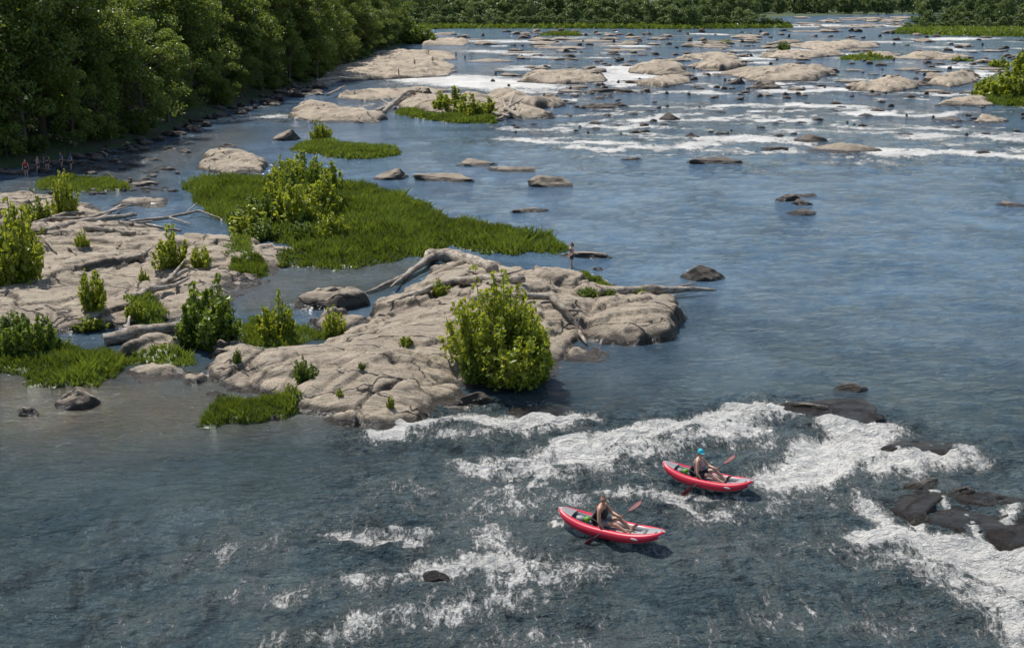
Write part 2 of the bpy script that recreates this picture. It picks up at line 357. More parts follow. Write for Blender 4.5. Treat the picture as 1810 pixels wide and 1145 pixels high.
B=[(690,320,78,18,0),(790,322,98,18,0),(845,294,85,11,0),(900,305,75,12,0),(987,333,82,21,0),(937,375,57,9,0),(1185,215,42,13,1),(1222,245,32,10,1),
(1265,291,82,15,1),(1435,254,60,17,1),(1500,272,130,19,0),(1385,359,45,14,1),(1418,363,42,9,1),(1415,348,48,6,0),(1420,380,64,10,1),(1238,502,84,36,1),
(1042,455,85,11,0),(1060,478,18,6,0),(505,252,58,19,0),(660,220,45,10,0),(1085,165,90,8,1),(1350,163,62,24,0),(1300,152,40,12,1),(1750,217,70,11,0),
(1380,243,20,6,1),(1530,207,30,7,1),(1060,195,60,14,1),(1095,190,40,10,1),(1115,283,45,5,0),(1790,365,70,7,0),(1740,272,30,7,1),(1600,240,30,4,1),(140,727,92,42,0),
(57,738,38,18,0),(1500,690,62,16,0),(380,700,36,12,1),(485,745,20,12,1),(1360,265,50,6,1),(1680,215,70,6,1),
(950,143,60,14,0),(1000,140,70,16,0),(1045,143,56,16,0),(1150,125,60,14,0),(1190,138,80,18,0),(1250,124,90,18,0),(1330,137,120,16,0),(1400,138,110,18,0),
(1160,150,90,10,0),(1450,132,60,10,0),(1540,160,80,14,0),(1600,155,80,12,0),(1660,148,80,16,0),(1705,138,60,16,0),(975,88,80,6,0),
(960,80,60,6,0),(1050,76,90,6,0),(1100,92,70,6,0),(1000,108,60,5,0),(870,112,90,8,0),(790,79,80,11,0),(745,182,60,22,0),(975,186,50,18,0),(900,187,50,16,0),
(400,262,40,8,1),(520,172,40,8,1),(560,170,40,10,0),(270,285,40,8,1),(215,292,30,6,0),(300,268,30,8,1),(330,272,24,8,1),(180,300,30,7,1),(240,330,60,8,0)]
for b in B:boulder(*b)
boulder(590,548,120,40,0,dep=.5,rot=.1);boulder(1150,604,80,36,1,dep=.6,rot=.2);boulder(840,716,85,28,1,dep=.5);boulder(1190,560,34,18,1)
boulder(290,630,80,32,1,dep=.5);boulder(410,642,75,26,0,dep=.5);boulder(570,577,50,18,1)
for b in [(1455,742,40,12),(1640,900,50,12),(1690,914,60,12),(1770,940,60,12),(770,1020,50,5),(1610,885,50,10),(1540,735,40,8)]:
    boulder(*b,2,dep=.7,zf=.5)
boulder(1630,866,60,18,0,zf=.9);boulder(1703,874,62,17,0,zf=.9);boulder(1430,722,90,12,0,zf=.8);boulder(1750,892,60,12,2,zf=.9)
def scatter_rocks(name,n,region,seed,kind=0):
    rr=random.Random(seed);V=[];Fq=[];o=0;low=[]
    for q in range(6):
        bm=bmesh.new();bmesh.ops.create_icosphere(bm,subdivisions=3,radius=1)
        for v in bm.verts:
            v.co*=1+.35*mn.noise(v.co*1.3+Vector((q*9+seed,0,0)))+.14*mn.noise(v.co*3.5+Vector((q*9+seed,0,0)))
        low.append((np.array([v.co[:] for v in bm.verts]),np.array([[v.index for v in f.verts] for f in bm.faces])));bm.free()
    for _ in range(n):
        x,y,w,h=region(rr);s=SC(y);X,Y=G(x,y);W=w/s/2;hz=h/s
        v,f=low[rr.randrange(6)];a=rr.uniform(-.5,.5);c,si=math.cos(a),math.sin(a)
        vx=v[:,0]*W;vy=v[:,1]*W*rr.uniform(.4,.8);vz=v[:,2]*hz*1.1-hz*.15
        V.append(np.stack([vx*c-vy*si+X,vx*si+vy*c+Y,vz],1));Fq.append(f+o);o+=len(v)
    np_mesh(name,np.concatenate(V),np.concatenate(Fq),[[M_rockb,M_rockd][kind]],smooth=True)
def reg_far(rr):
    y=56+115*rr.random()**1.2;x=rr.uniform(900,1850)
    if y<80:x=rr.uniform(760,1700)
    return x,y,6+52*rr.random()**2*(1.2-.3*(y-60)/110),rr.uniform(2,6.5)
scatter_rocks("distant_river_rocks",240,reg_far,3)
scatter_rocks("dark_river_rocks",300,lambda rr:(rr.uniform(860,1850),55+185*rr.random()**1.2,rr.uniform(4,24),rr.uniform(2,6)),5,1)
scatter_rocks("far_river_rocks",50,lambda rr:(rr.uniform(1390,1600),rr.uniform(31,50),rr.uniform(12,50),rr.uniform(1.5,3)),25,0)
sh=[(0,305),(100,292),(200,268),(300,240),(400,198),(500,168),(560,152)]
def reg_shore(rr):
    t=rr.random()*(len(sh)-1);i=int(t);f=t-i
    x=sh[i][0]*(1-f)+sh[i+1][0]*f+rr.uniform(-14,16);y=sh[i][1]*(1-f)+sh[i+1][1]*f+rr.uniform(-6,10)
    return x,y,rr.uniform(8,34),rr.uniform(4,10)
scatter_rocks("shore_rocks",130,reg_shore,8,1)
scatter_rocks("shore_stones",70,lambda rr:(rr.uniform(90,340),rr.uniform(285,345),rr.uniform(8,30),rr.uniform(2,6)),18,1)
# ------------------------------------------------------------ water
yy=np.arange(1170,14,-2.0);Yr=np.array([G(905,a)[1] for a in yy]);Yr=np.concatenate([[-60,-20,0,10,18],Yr,[1500,3000,7000]])
us=np.concatenate([np.linspace(-4,-.62,24),np.linspace(-.56,.56,700),np.linspace(.62,4,24)])
tY=np.maximum(Yr*1.03,16);Xw=us[None,:]*tY[:,None];Yw=np.repeat(Yr[:,None],len(us),1)
S=[]
def st_(pts,w,i):S.append((pts,w,i))
def strokes():
    a=st_
    a([(670,767),(760,752),(850,738),(950,738),(1040,745)],10,1.4)
    a([(700,775),(800,770),(900,760),(1000,755)],14,.85)
    a([(1000,792),(1100,778),(1200,750),(1300,735),(1400,727)],12,1.45)
    a([(950,810),(1100,800),(1200,780),(1300,760)],24,.85)
    a([(830,832),(920,812),(1000,795)],16,.9);a([(860,870),(960,840),(1020,830)],12,.6)
    a([(1370,840),(1440,812),(1500,785),(1540,762)],20,1.4);a([(1490,752),(1520,790),(1560,805)],14,1.35)
    a([(1450,835),(1560,808),(1690,803)],14,1.05);a([(1560,835),(1640,820),(1700,812)],14,1.05)
    a([(1520,948),(1600,938),(1660,950),(1740,966),(1830,984)],15,1.7);a([(1660,968),(1760,1000),(1830,1045)],32,1.25)
    a([(1750,1050),(1800,1100),(1830,1150)],38,1.2);a([(1525,890),(1590,925)],14,1.1);a([(1560,985),(1640,1000),(1720,1060)],30,.8)
    a([(1620,905),(1640,938)],5,1.2);a([(1700,905),(1730,950)],5,1.2);a([(1660,880),(1680,905)],4,1.0);a([(1790,910),(1800,955)],6,1.1)
    a([(600,935),(680,950),(735,945)],12,.9);a([(700,935),(740,960)],8,1.0)
    a([(780,1010),(860,995),(960,1000)],16,.85);a([(500,1060),(600,1035),(700,1010),(760,1000)],20,.62)
    a([(480,1150),(600,1120),(750,1090),(930,1060)],30,.62);a([(850,940),(900,980),(960,1030)],22,.65)
    a([(900,1040),(1000,1010),(1050,1000)],20,.6);a([(300,1000),(420,960),(560,930)],30,.4)
    a([(1080,865),(1180,870),(1240,880)],12,.8);a([(1180,864),(1310,866)],5,.8);a([(985,928),(1060,952),(1170,964)],6,.75)
    a([(800,1140),(1100,1130),(1300,1100)],34,.5);a([(1250,900),(1400,880),(1500,880)],26,.6);a([(700,870),(850,890),(1000,880)],28,.5)
    a([(1180,960),(1350,960),(1500,940)],30,.45);a([(200,1100),(350,1060),(450,1040)],30,.35);a([(1350,1080),(1500,1090),(1650,1100)],34,.45)
    for p,w,i in [([(795,140),(840,146),(880,150)],7,1.6),([(800,152),(900,160)],4,1),([(350,213),(420,208),(490,208)],5,1.0),([(380,195),(450,190)],3,.9),
     ([(880,247),(960,249),(1100,253)],3,1.4),([(1000,262),(1150,262),(1250,255)],3,1.2),([(1240,248),(1330,245),(1410,250)],4,1.3),([(1240,265),(1400,268)],3,1),
     ([(1560,268),(1680,270),(1830,278)],5,1.4),([(1600,243),(1700,240),(1830,246)],4,1.25),([(1150,213),(1280,212),(1420,214)],3,1.25),([(1000,222),(1180,226)],2,1),
     ([(1280,187),(1400,185),(1500,190)],2.5,1.2),([(1500,200),(1620,203),(1700,200)],3,1.2),([(1380,163),(1480,158),(1520,160)],3,1.3),([(760,74),(850,72),(930,74)],2,1.1),
     ([(840,90),(930,96)],2,1),([(1380,47),(1470,45),(1560,46)],2,1.1),([(1100,118),(1120,135)],3,1.2),([(1080,130),(1110,150)],3,1.1),([(900,125),(930,118)],2,1),
     ([(1430,285),(1600,288)],3,.8),([(1620,165),(1720,168)],3,1.1),([(1500,225),(1700,228)],3,1.05),
     ([(900,226),(1000,232)],3,1),([(600,190),(700,182)],2,.8),([(1100,160),(1290,165)],2,1),([(870,158),(1000,165)],2,.9),([(1400,232),(1560,236)],2.5,1.0),([(1050,238),(1200,240)],2,.9)]:
        a(p,w,i)
    rr=random.Random(4)
    for _ in range(260):
        y=rr.uniform(58,305);x=rr.uniform(850 if y<200 else 950,1830);L=rr.uniform(12,70)*(0.4+y/300)
        if y>225 and x<1000:continue
        a([(x,y),(x+L,y+rr.uniform(-2,2))],rr.uniform(.7,1.5),rr.uniform(.55,1.15)*(1 if y<285 else .6))
strokes()
foam=np.zeros(Xw.shape);rough=np.zeros(Xw.shape)
wX=Xw+fbm(Xw*.35,Yw*.2,5,3)*1.3*np.clip(Yw/80,.4,2);wY=Yw+fbm(Xw*.3+4,Yw*.3,6,3)*1.6*np.clip(Yw/60,.4,3)
for pts,w,inten in S:
    q=[G(*p) for p in pts];ym=np.mean([p[1] for p in q]);wm=w*ym*ym/(H*F)*1.05
    y0=min(p[1] for p in q)-wm*5-4;y1=max(p[1] for p in q)+wm*5+4
    r0=np.searchsorted(Yr,y0);r1=np.searchsorted(Yr,y1)
    if r1<=r0:continue
    sx=wX[r0:r1];sy=wY[r0:r1];d=np.full(sx.shape,1e9)
    for i in range(len(q)-1):
        (x1,yy1),(x2,yy2)=q[i],q[i+1];ex,ey=x2-x1,yy2-yy1
        t=np.clip(((sx-x1)*ex+(sy-yy1)*ey)/(ex*ex+ey*ey+1e-9),0,1)
        d=np.minimum(d,np.hypot(sx-x1-t*ex,sy-yy1-t*ey))
    foam[r0:r1]=np.maximum(foam[r0:r1],inten*np.exp(-(d/wm)**2*.6))
    rough[r0:r1]=np.maximum(rough[r0:r1],min(1,inten)*np.exp(-(d/(wm*2.2+.3))**2))
chop=poly_sd(Xw,Yw,PP([(200,1250),(450,950),(640,790),(700,770),(1000,700),(1500,700),(1900,760),(2000,1250)]))
foam+=.30*np.clip(chop/6,0,1)*(.75+.9*fbm(Xw*.2,Yw*.2,9,3));rough=np.maximum(rough,.5*np.clip(chop/5,0,1))
chop3=poly_sd(Xw,Yw,PP([(-300,1300),(-300,860),(450,830),(640,790),(600,1300)]));rough=np.maximum(rough,.28*np.clip(chop3/4,0,1));foam+=.08*np.clip(chop3/5,0,1)
chop2=poly_sd(Xw,Yw,PP([(860,270),(1000,300),(1850,300),(1850,60),(950,60),(850,160)]))
foam+=.28*np.clip(chop2/20,0,1)*(.7+1.2*fbm(Xw*.05,Yw*.03,19,3));foam[:5]=0
bz=poly_sd(Xw,Yw,PP([(-400,800),(-400,640),(0,640),(340,660),(560,720),(600,752),(420,780),(150,800)]))
brown=np.clip((bz+2.0)/5,0,1)*.85
bz2=poly_sd(Xw,Yw,PP([(500,470),(760,455),(760,480),(640,540),(420,560),(400,520)]));brown=np.maximum(brown,np.clip((bz2+.5)/1.5,0,1)*.5)
bz3=poly_sd(Xw,Yw,PP([(-100,350),(80,300),(300,245),(420,215),(480,240),(330,310),(300,350)]));brown=np.maximum(brown,np.clip((bz3+1)/4,0,1)*.4)
pool_sky=np.clip((Yw-42+3*fbm(Xw*.1,Yw*.1,61,3)+.06*Xw)/26,0,1)*np.clip(1-brown*1.5,0,1)  # weight of the painted sky reflection, rising with distance
near=np.clip((160-Yw)/60,0,1)
Zw=near*(.08*fbm(Xw*.5,Yw*.7,31,3)*(1-brown)+rough*(.34*fbm(Xw*.5,Yw*.8,33,4)+.22*fbm(Xw*1.6,Yw*2.3,35,3)))
Zw[:5]=0
np_mesh("river_water",np.stack([Xw.ravel(),Yw.ravel(),Zw.ravel()],1),grid_faces(len(us),len(Yr)),[M_water],smooth=True,attrs={'foam':foam.ravel(),'brown':brown.ravel(),'rough':rough.ravel(),'pool_sky':pool_sky.ravel()})
# ------------------------------------------------------------ ground sheet
shore=[(-600,330),(0,300),(100,288),(200,264),(300,235),(400,195),(500,164),(560,150),(600,125),(650,105),(700,85),(728,73),(705,63),(695,56),(700,52),(1000,50),(1200,50),(1390,49),(1350,44),(1280,37),(1400,29),(1600,25),(1900,23)]
landL=PP(shore)+[(3000,1100),(9000,6000),(-20000,9000),(-20000,60)]
landR=PP([(1590,53),(1660,56),(1810,60),(2300,66),(2300,44),(1900,38),(1640,40)])
landR2=PP([(1722,172),(1760,182),(1850,186),(2000,190),(2000,120),(1850,120),(1760,130),(1725,150)])
gy=np.array([G(905,a)[1] for a in np.arange(500,14,-1.6)]);gy=np.concatenate([[-60,0,30,50,60],gy[gy>62],[1500,3000,8000]])
gu=np.concatenate([np.linspace(-5,-.65,30),np.linspace(-.6,.6,420),np.linspace(.65,5,30)])
gX=gu[None,:]*np.maximum(gy*1.03,20)[:,None];gY=np.repeat(gy[:,None],len(gu),1)
def land_h(X,Y):
    d=poly_sd(X,Y,landL);d2=np.maximum(poly_sd(X,Y,landR),poly_sd(X,Y,landR2)*.5);n=fbm(X*.15,Y*.15,50,4)
    far=np.clip((Y-350)/100,0,1)
    z1=np.where(d>0,.1+np.minimum(d*(.28-.24*far),2.5-1.7*far)+n*.5*np.clip(d/3,0,1)+np.minimum(np.maximum(d-10,0)*.03,8)*(1-far),np.maximum(d*.4,-1.5))
    z2=np.where(d2>0,.1+np.minimum(d2*.1,1.0),np.maximum(d2*.4,-1.5));return np.maximum(z1,z2)
gZ=land_h(gX,gY)
np_mesh("ground",np.stack([gX.ravel(),gY.ravel(),gZ.ravel()],1),grid_faces(len(gu),len(gy)),[M_ground],smooth=True)
# ------------------------------------------------------------ leaves
def leaves(C,L,rs,upb=.5,wr=.6):
    n=len(C);a=rs.normal(size=(n,3));a/=np.linalg.norm(a,axis=1)[:,None]
    nr=rs.normal(size=(n,3));nr[:,2]=np.abs(nr[:,2])+upb;b=np.cross(nr,a);b/=np.linalg.norm(b,axis=1)[:,None]+1e-9
    nn=np.cross(a,b);l=(L*rs.uniform(.6,1.3,n))[:,None]
    V=np.stack([C-a*l*.5,C+b*l*wr*.5+nn*l*.12,C+a*l*.5,C-b*l*wr*.5+nn*l*.12],1).reshape(-1,3)
    return V,np.arange(4*n).reshape(n,4)
def plant_arrays(seed,h,cr,cb,ncl,lpc,ls,clr,nl=18,tr=.28):
    rs=np.random.RandomState(seed);rr=random.Random(seed);cs=[];lob=rs.uniform(0,6.28,3)
    for i in range(ncl):
        t=rs.uniform(0,1)**.9;th=rs.uniform(0,6.283);pr=cr*(math.sin(math.pi*(t*.80+.14)))**.7
        pr*=1+.28*math.sin(2*th+lob[0]+4*t)+.2*math.sin(3*th+lob[1]);r=pr*math.sqrt(rs.uniform(.25,1))
        cs.append((r*math.cos(th),r*math.sin(th),cb+(h-cb)*t*.97))
    Cs=[];T=[]
    for c in cs:
        k=int(lpc*rs.uniform(.5,1.4));q=rs.normal(size=(k,3));q/=np.linalg.norm(q,axis=1)[:,None];q*=(rs.uniform(.25,1,(k,1))**.6)*clr*rs.uniform(.6,1.35);q[:,2]*=.6
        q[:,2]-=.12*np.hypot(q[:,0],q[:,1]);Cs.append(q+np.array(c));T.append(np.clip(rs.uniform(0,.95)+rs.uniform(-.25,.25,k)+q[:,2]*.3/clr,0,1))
    LV,LF=leaves(np.concatenate(Cs),ls,rs);T=np.concatenate(T)
    TV=[];TF=[];o=0
    def tb(p,r,s=6):
        nonlocal o
        v,f=tube_np(p,r,s);TV.extend([tuple(x) for x in v]);TF.extend([tuple(i+o for i in q) for q in f]);o+=len(v)
    lean=(rs.uniform(-.8,.8),rs.uniform(-.8,.8));tp=[(lean[0]*z*z,lean[1]*z*z,h*.92*z-.3*(z==0)) for z in (0,.12,.3,.5,.7,1)]
    tb(tp,[tr*1.5,tr,tr*.85,tr*.6,tr*.35,.03],8)
    for i in rs.choice(len(cs),min(nl,len(cs)),False):
        c=Vector(cs[i]);z0=max(cb*.6,c.z-rr.uniform(.25,.5)*h*.4-1);f=z0/(h*.92);s=Vector((lean[0]*f*f,lean[1]*f*f,z0))
        m=(s+c)/2+Vector((rr.uniform(-.3,.3),rr.uniform(-.3,.3),-.25*rr.random()))
        tb([s,m,c],[tr*.38,tr*.22,tr*.07],5)
    V=np.concatenate([np.array(TV),LV]);Fq=np.concatenate([np.array(TF),LF+len(TV)])
    mi=np.r_[np.zeros(len(TF),int),np.ones(len(LF),int)];tint=np.r_[np.zeros(len(TF)),T];return V,Fq,mi,tint
TREES=[]
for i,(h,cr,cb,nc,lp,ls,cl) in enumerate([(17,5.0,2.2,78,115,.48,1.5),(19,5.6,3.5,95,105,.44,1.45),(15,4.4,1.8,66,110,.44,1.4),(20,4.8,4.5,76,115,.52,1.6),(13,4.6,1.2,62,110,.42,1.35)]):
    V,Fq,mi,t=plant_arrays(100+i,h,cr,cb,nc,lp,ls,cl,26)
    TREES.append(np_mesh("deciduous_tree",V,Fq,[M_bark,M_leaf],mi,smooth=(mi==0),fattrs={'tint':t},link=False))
def put(me,name,X,Y,z,s,rz=None,sz=None):
    ob=bpy.data.objects.new(name,me);sc.collection.objects.link(ob);ob.location=(X,Y,z);ob.scale=(s,s,sz or s);ob.rotation_euler=(0,0,random.uniform(0,6.28) if rz is None else rz);return ob
sp=PP([(-500,318),(-200,310),(0,298),(100,286),(200,262),(300,233),(400,193),(500,162),(560,148),(600,123),(650,103),(700,84),(722,74)])
def walk(pl,step):
    out=[];acc=0
    for (x1,y1),(x2,y2) in zip(pl[:-1],pl[1:]):
        L=math.hypot(x2-x1,y2-y1);n=(-(y2-y1)/L,(x2-x1)/L)
        while acc<L:
            t=acc/L;out.append((x1+(x2-x1)*t,y1+(y2-y1)*t,n));acc+=step*random.uniform(.75,1.25)
        acc-=L
    return out
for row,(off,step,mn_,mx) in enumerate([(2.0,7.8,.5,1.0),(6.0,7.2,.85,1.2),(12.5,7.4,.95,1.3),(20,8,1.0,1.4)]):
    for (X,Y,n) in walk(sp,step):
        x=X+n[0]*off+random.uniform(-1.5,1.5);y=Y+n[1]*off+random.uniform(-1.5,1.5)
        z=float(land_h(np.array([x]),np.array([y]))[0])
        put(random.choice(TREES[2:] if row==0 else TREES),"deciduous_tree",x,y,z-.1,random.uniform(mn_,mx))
US=[]
for i in range(3):
    V,Fq,mi,t=plant_arrays(200+i,3.2,2.2,.2,40,75,.3,.75,8,.06)
    US.append(np_mesh("understory_shrub",V,Fq,[M_bark,M_leaf],mi,fattrs={'tint':t},link=False))
for (X,Y,n) in walk(sp,4.2):
    if random.random()<.45:
        x=X+n[0]*1.8+random.uniform(-.8,.8);y=Y+n[1]*1.8
        put(random.choice(US),"understory_shrub",x,y,float(land_h(np.array([x]),np.array([y]))[0])-.1,random.uniform(.4,1.0))
def treeline(name,items,mat):
    Vs=[];Fs=[];Ms=[];Ts=[];o=0
    vari=[plant_arrays(300+i,1*12,4.6,.6,46,30,1.15,1.6,5,.25) for i in range(6)]
    for (X,Y,z,s,sz) in items:
        V,Fq,mi,t=random.choice(vari);a=random.uniform(0,6.28);c,si=math.cos(a),math.sin(a)
        W=np.stack([(V[:,0]*c-V[:,1]*si)*s+X,(V[:,0]*si+V[:,1]*c)*s+Y,V[:,2]*sz+z],1)
        Vs.append(W);Fs.append(Fq+o);Ms.append(mi);Ts.append(np.clip(t+random.uniform(-.3,.3),0,1));o+=len(V)
    return np_mesh(name,np.concatenate(Vs),np.concatenate(Fs),[M_bark,mat],np.concatenate(Ms),fattrs={'tint':np.concatenate(Ts)})
it=[]
for x in np.arange(660,1330,20):
    for yb,sc_ in ((46,.8),(43.5,1.2),(41,1.5)):
        X,Y=G(x+random.uniform(-8,8),yb);it.append((X,Y,.6,random.uniform(.8,1.15)*min(sc_,1.2),sc_*random.uniform(.7,1.25)))
for x in np.arange(690,1400,9):
    X,Y=G(x+random.uniform(-6,6),48.6);k=random.uniform(.22,.5);it.append((X,Y,.1,k*1.3,k))
X,Y=G(1208,50);it.append((X,Y,0,1.2,1.25));X,Y=G(1195,50);it.append((X,Y,0,.8,.8));X,Y=G(1228,50);it.append((X,Y,0,.6,.6))
treeline("distant_treeline",it,M_far)
it=[]
for x in np.arange(1240,2000,16):
    for yb,sc_ in ((27-(x-1240)*.004,1.0),(24.5-(x-1240)*.004,1.6)):
        X,Y=G(x+random.uniform(-8,8),yb);it.append((X,Y,.5,random.uniform(1,1.5)*sc_,sc_*random.uniform(1.0,1.4)))
treeline("far_bank_treeline",it,M_far)
it=[]
for x in np.arange(1610,2100,14):
    for yb,sc_ in ((54,.35),(50,.65),(47,.85)):
        X,Y=G(x+random.uniform(-8,8)+(8 if yb<54 else 0),yb);it.append((X,Y,.4,random.uniform(.7,1.1)*max(sc_,.5),sc_*random.uniform(.6,1.25)*(1 if x<1720 else 1.2)))
treeline("island_treeline",it,M_far)
# ------------------------------------------------------------ shrubs with upright shoots
def bush_arrays(seed,h,r,ns,lps,ls,spread=.16):
    rs=np.random.RandomState(seed);Cs=[];T=[];TV=[];TF=[];o=0;lb=rs.uniform(0,6.28,2)
    for i in range(ns):
        th=rs.uniform(0,6.283);q=math.sqrt(rs.uniform(0,1));e=math.sqrt(max(0.05,1-q*q*.85));lobe=1+.22*math.sin(2*th+lb[0])+.16*math.sin(3*th+lb[1])
        tip=Vector((r*q*lobe*math.cos(th),r*q*lobe*math.sin(th),h*e*(1+.12*math.sin(th+lb[1]))*rs.uniform(.55,1.02)));b=Vector((tip.x*.25,tip.y*.25,-.1))
        m=b.lerp(tip,.5)+Vector((tip.x*.18,tip.y*.18,0))
        def at(t):return b.lerp(m,t*2) if t<.5 else m.lerp(tip,t*2-1)
        v,f=tube_np([b,m,tip],[.03*h/3,.02*h/3,.006],4);TV+= [tuple(x) for x in v];TF+=[tuple(k+o for k in g) for g in f];o+=len(v)
        sh_=rs.uniform(.0,1)
        ts=rs.uniform(.12,1.0,lps);C=np.array([at(t)[:] for t in ts]);C+=rs.normal(size=C.shape)*(spread*(1.35-ts))[:,None]*np.array([1,1,.8])
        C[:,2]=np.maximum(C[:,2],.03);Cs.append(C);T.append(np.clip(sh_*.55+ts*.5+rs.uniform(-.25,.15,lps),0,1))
    LV,LF=leaves(np.concatenate(Cs),ls,rs,.3,.8)
    return np.concatenate([np.array(TV),LV]),np.concatenate([np.array(TF),LF+len(TV)]),np.r_[np.zeros(len(TF),int),np.ones(len(LF),int)],np.r_[np.zeros(len(TF)),np.concatenate(T)]
def bush_mesh(seed,h,r,ns,lps,ls,mat,sp_=.16,name="riverside_shrub"):
    V,Fq,mi,t=bush_arrays(seed,h,r,ns,lps,ls,sp_);return np_mesh(name,V,Fq,[M_bark,mat],mi,fattrs={'tint':t},link=False)
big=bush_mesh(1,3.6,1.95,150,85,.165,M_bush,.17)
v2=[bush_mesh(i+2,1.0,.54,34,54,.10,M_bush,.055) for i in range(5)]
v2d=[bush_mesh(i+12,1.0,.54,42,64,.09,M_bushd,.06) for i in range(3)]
def bush(x,y,w,h,dark=0,me=None,name="riverside_shrub"):
    p=onrock(x,y);s=SC(y)
    if me is None: me=random.choice(v2d if dark else v2)
    ob=bpy.data.objects.new(name,me);sc.collection.objects.link(ob);ob.location=p-Vector((0,0,.05))
    hz=h/s/.95
    if me is big: ob.scale=(w/s/3.9,w/s/3.9,hz/3.6)
    else: ob.scale=(w/s/1.08,w/s/1.08,hz)
    ob.rotation_euler=(0,0,random.uniform(0,6.28));return ob
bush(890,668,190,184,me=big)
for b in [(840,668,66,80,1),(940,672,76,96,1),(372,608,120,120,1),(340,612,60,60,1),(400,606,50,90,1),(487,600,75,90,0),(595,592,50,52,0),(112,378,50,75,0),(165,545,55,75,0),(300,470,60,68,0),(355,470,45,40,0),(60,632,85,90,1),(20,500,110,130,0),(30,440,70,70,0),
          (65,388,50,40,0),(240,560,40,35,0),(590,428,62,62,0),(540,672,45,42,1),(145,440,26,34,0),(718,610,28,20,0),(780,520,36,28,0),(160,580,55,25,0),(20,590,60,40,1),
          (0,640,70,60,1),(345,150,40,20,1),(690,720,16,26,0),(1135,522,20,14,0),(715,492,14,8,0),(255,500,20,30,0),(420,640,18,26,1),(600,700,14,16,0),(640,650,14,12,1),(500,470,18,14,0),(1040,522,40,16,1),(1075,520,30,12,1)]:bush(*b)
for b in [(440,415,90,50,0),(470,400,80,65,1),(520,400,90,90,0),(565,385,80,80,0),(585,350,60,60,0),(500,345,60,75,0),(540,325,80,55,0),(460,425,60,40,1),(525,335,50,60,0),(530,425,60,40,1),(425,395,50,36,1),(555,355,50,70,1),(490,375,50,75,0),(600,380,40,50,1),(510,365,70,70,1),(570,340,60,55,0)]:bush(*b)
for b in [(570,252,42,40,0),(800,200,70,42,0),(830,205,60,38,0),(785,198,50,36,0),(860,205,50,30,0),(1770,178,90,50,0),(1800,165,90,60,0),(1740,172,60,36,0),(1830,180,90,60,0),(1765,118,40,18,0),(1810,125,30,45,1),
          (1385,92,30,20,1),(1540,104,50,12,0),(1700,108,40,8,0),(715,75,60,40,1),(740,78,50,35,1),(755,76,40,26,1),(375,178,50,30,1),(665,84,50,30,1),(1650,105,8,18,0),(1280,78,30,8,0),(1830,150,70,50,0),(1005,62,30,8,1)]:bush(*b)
# ------------------------------------------------------------ grass patches
def grass(name,poly,dens,hb,mound,bw=.05,inner=1.5):
    pw=PP(poly);pa=np.array(pw);x0,y0=pa.min(0);x1,y1=pa.max(0);ar=(x1-x0)*(y1-y0)
    n=int(ar*dens);n=min(n,170000);X=R.uniform(x0,x1,n);Y=R.uniform(y0,y1,n)
    def sd(X,Y):return poly_sd(X+.7*fbm(X*.6,Y*.6,77,3)+.3*fbm(X*2,Y*2,71,2),Y+.9*fbm(X*.6,Y*.6,78,3)+.4*fbm(X*2,Y*2,72,2),pw)
    d=sd(X,Y);k=d>0;X=X[k];Y=Y[k];d=d[k];n=len(X)
    def base(X,Y,d):
        rz=np.maximum(rock_h(X,Y,main),0) if y1<110 and y0>35 else np.zeros(len(X))
        return np.minimum(rz,1.2)+mound*(1-np.exp(-np.maximum(d,0)/inner))*(.8+.9*fbm(X*.4,Y*.4,79,3))
    z=base(X,Y,d)-.03
    cl=fbm(X*.7,Y*.7,80,4);h=hb*(.5+.55*R.rand(n))*(1+.9*cl)*np.clip(.4+d/.6,.4,1)
    a=R.uniform(0,6.28,n);lx=R.normal(0,.28,n)*h;ly=R.normal(0,.28,n)*h;w=bw*R.uniform(.6,1.3,n);cx=np.cos(a)*w;cy=np.sin(a)*w
    V=np.stack([np.stack([X-cx,Y-cy,z],1),np.stack([X+cx,Y+cy,z],1),np.stack([X+lx*.6+cx*.7,Y+ly*.6+cy*.7,z+h*.6],1),np.stack([X+lx*1.3,Y+ly*1.3,z+h],1)],1).reshape(-1,3)
    Fq=np.arange(4*n).reshape(n,4);T=np.clip(.38+1.2*cl+.9*fbm(X*.22,Y*.22,83,3)+R.uniform(-.3,.3,n)+.25*np.exp(-d/.8),0,1)
    rs=max(.25,(x1-x0)/120);gx=np.arange(x0-1,x1+1,rs);gy_=np.arange(y0-1,y1+1,rs);MX,MY=np.meshgrid(gx,gy_)
    dd=sd(MX,MY);MZ=base(MX.ravel(),MY.ravel(),dd.ravel());MZ=np.where(dd.ravel()>0,MZ+.02,-.4);GF=grid_faces(len(gx),len(gy_));kk=(dd.ravel()[GF]>-rs).all(1)&(dd.ravel()[GF]>0).any(1);GF=GF[kk]
    MV=np.stack([MX.ravel(),MY.ravel(),MZ],1)
    np_mesh(name,np.concatenate([V,MV]),np.concatenate([Fq,GF+len(V)]),[M_grass],smooth=np.r_[np.zeros(n,bool),np.ones(len(GF),bool)],fattrs={'tint':np.r_[T,np.full(len(GF),.05)]})
grass("grass_patch",[(495,468),(525,440),(450,420),(380,385),(335,345),(330,330),(380,318),(470,316),(560,328),(650,328),(730,352),(800,392),(900,408),(985,424),(1005,438),(985,449),(900,450),(830,448),(800,436),(750,452),(650,474),(560,476)],90,.65,.4,.055,2.5)
grass("grass_patch",[(512,266),(530,255),(580,252),(650,258),(705,266),(712,275),(660,282),(590,280)],60,.5,.3,.08)
grass("grass_patch",[(698,200),(720,196),(780,206),(885,213),(885,219),(800,218),(735,210)],60,.6,.4,.1)
grass("grass_patch",[(352,752),(372,724),(420,710),(500,706),(545,712),(540,725),(500,740),(440,754)],320,.4,.15,.03,.6)
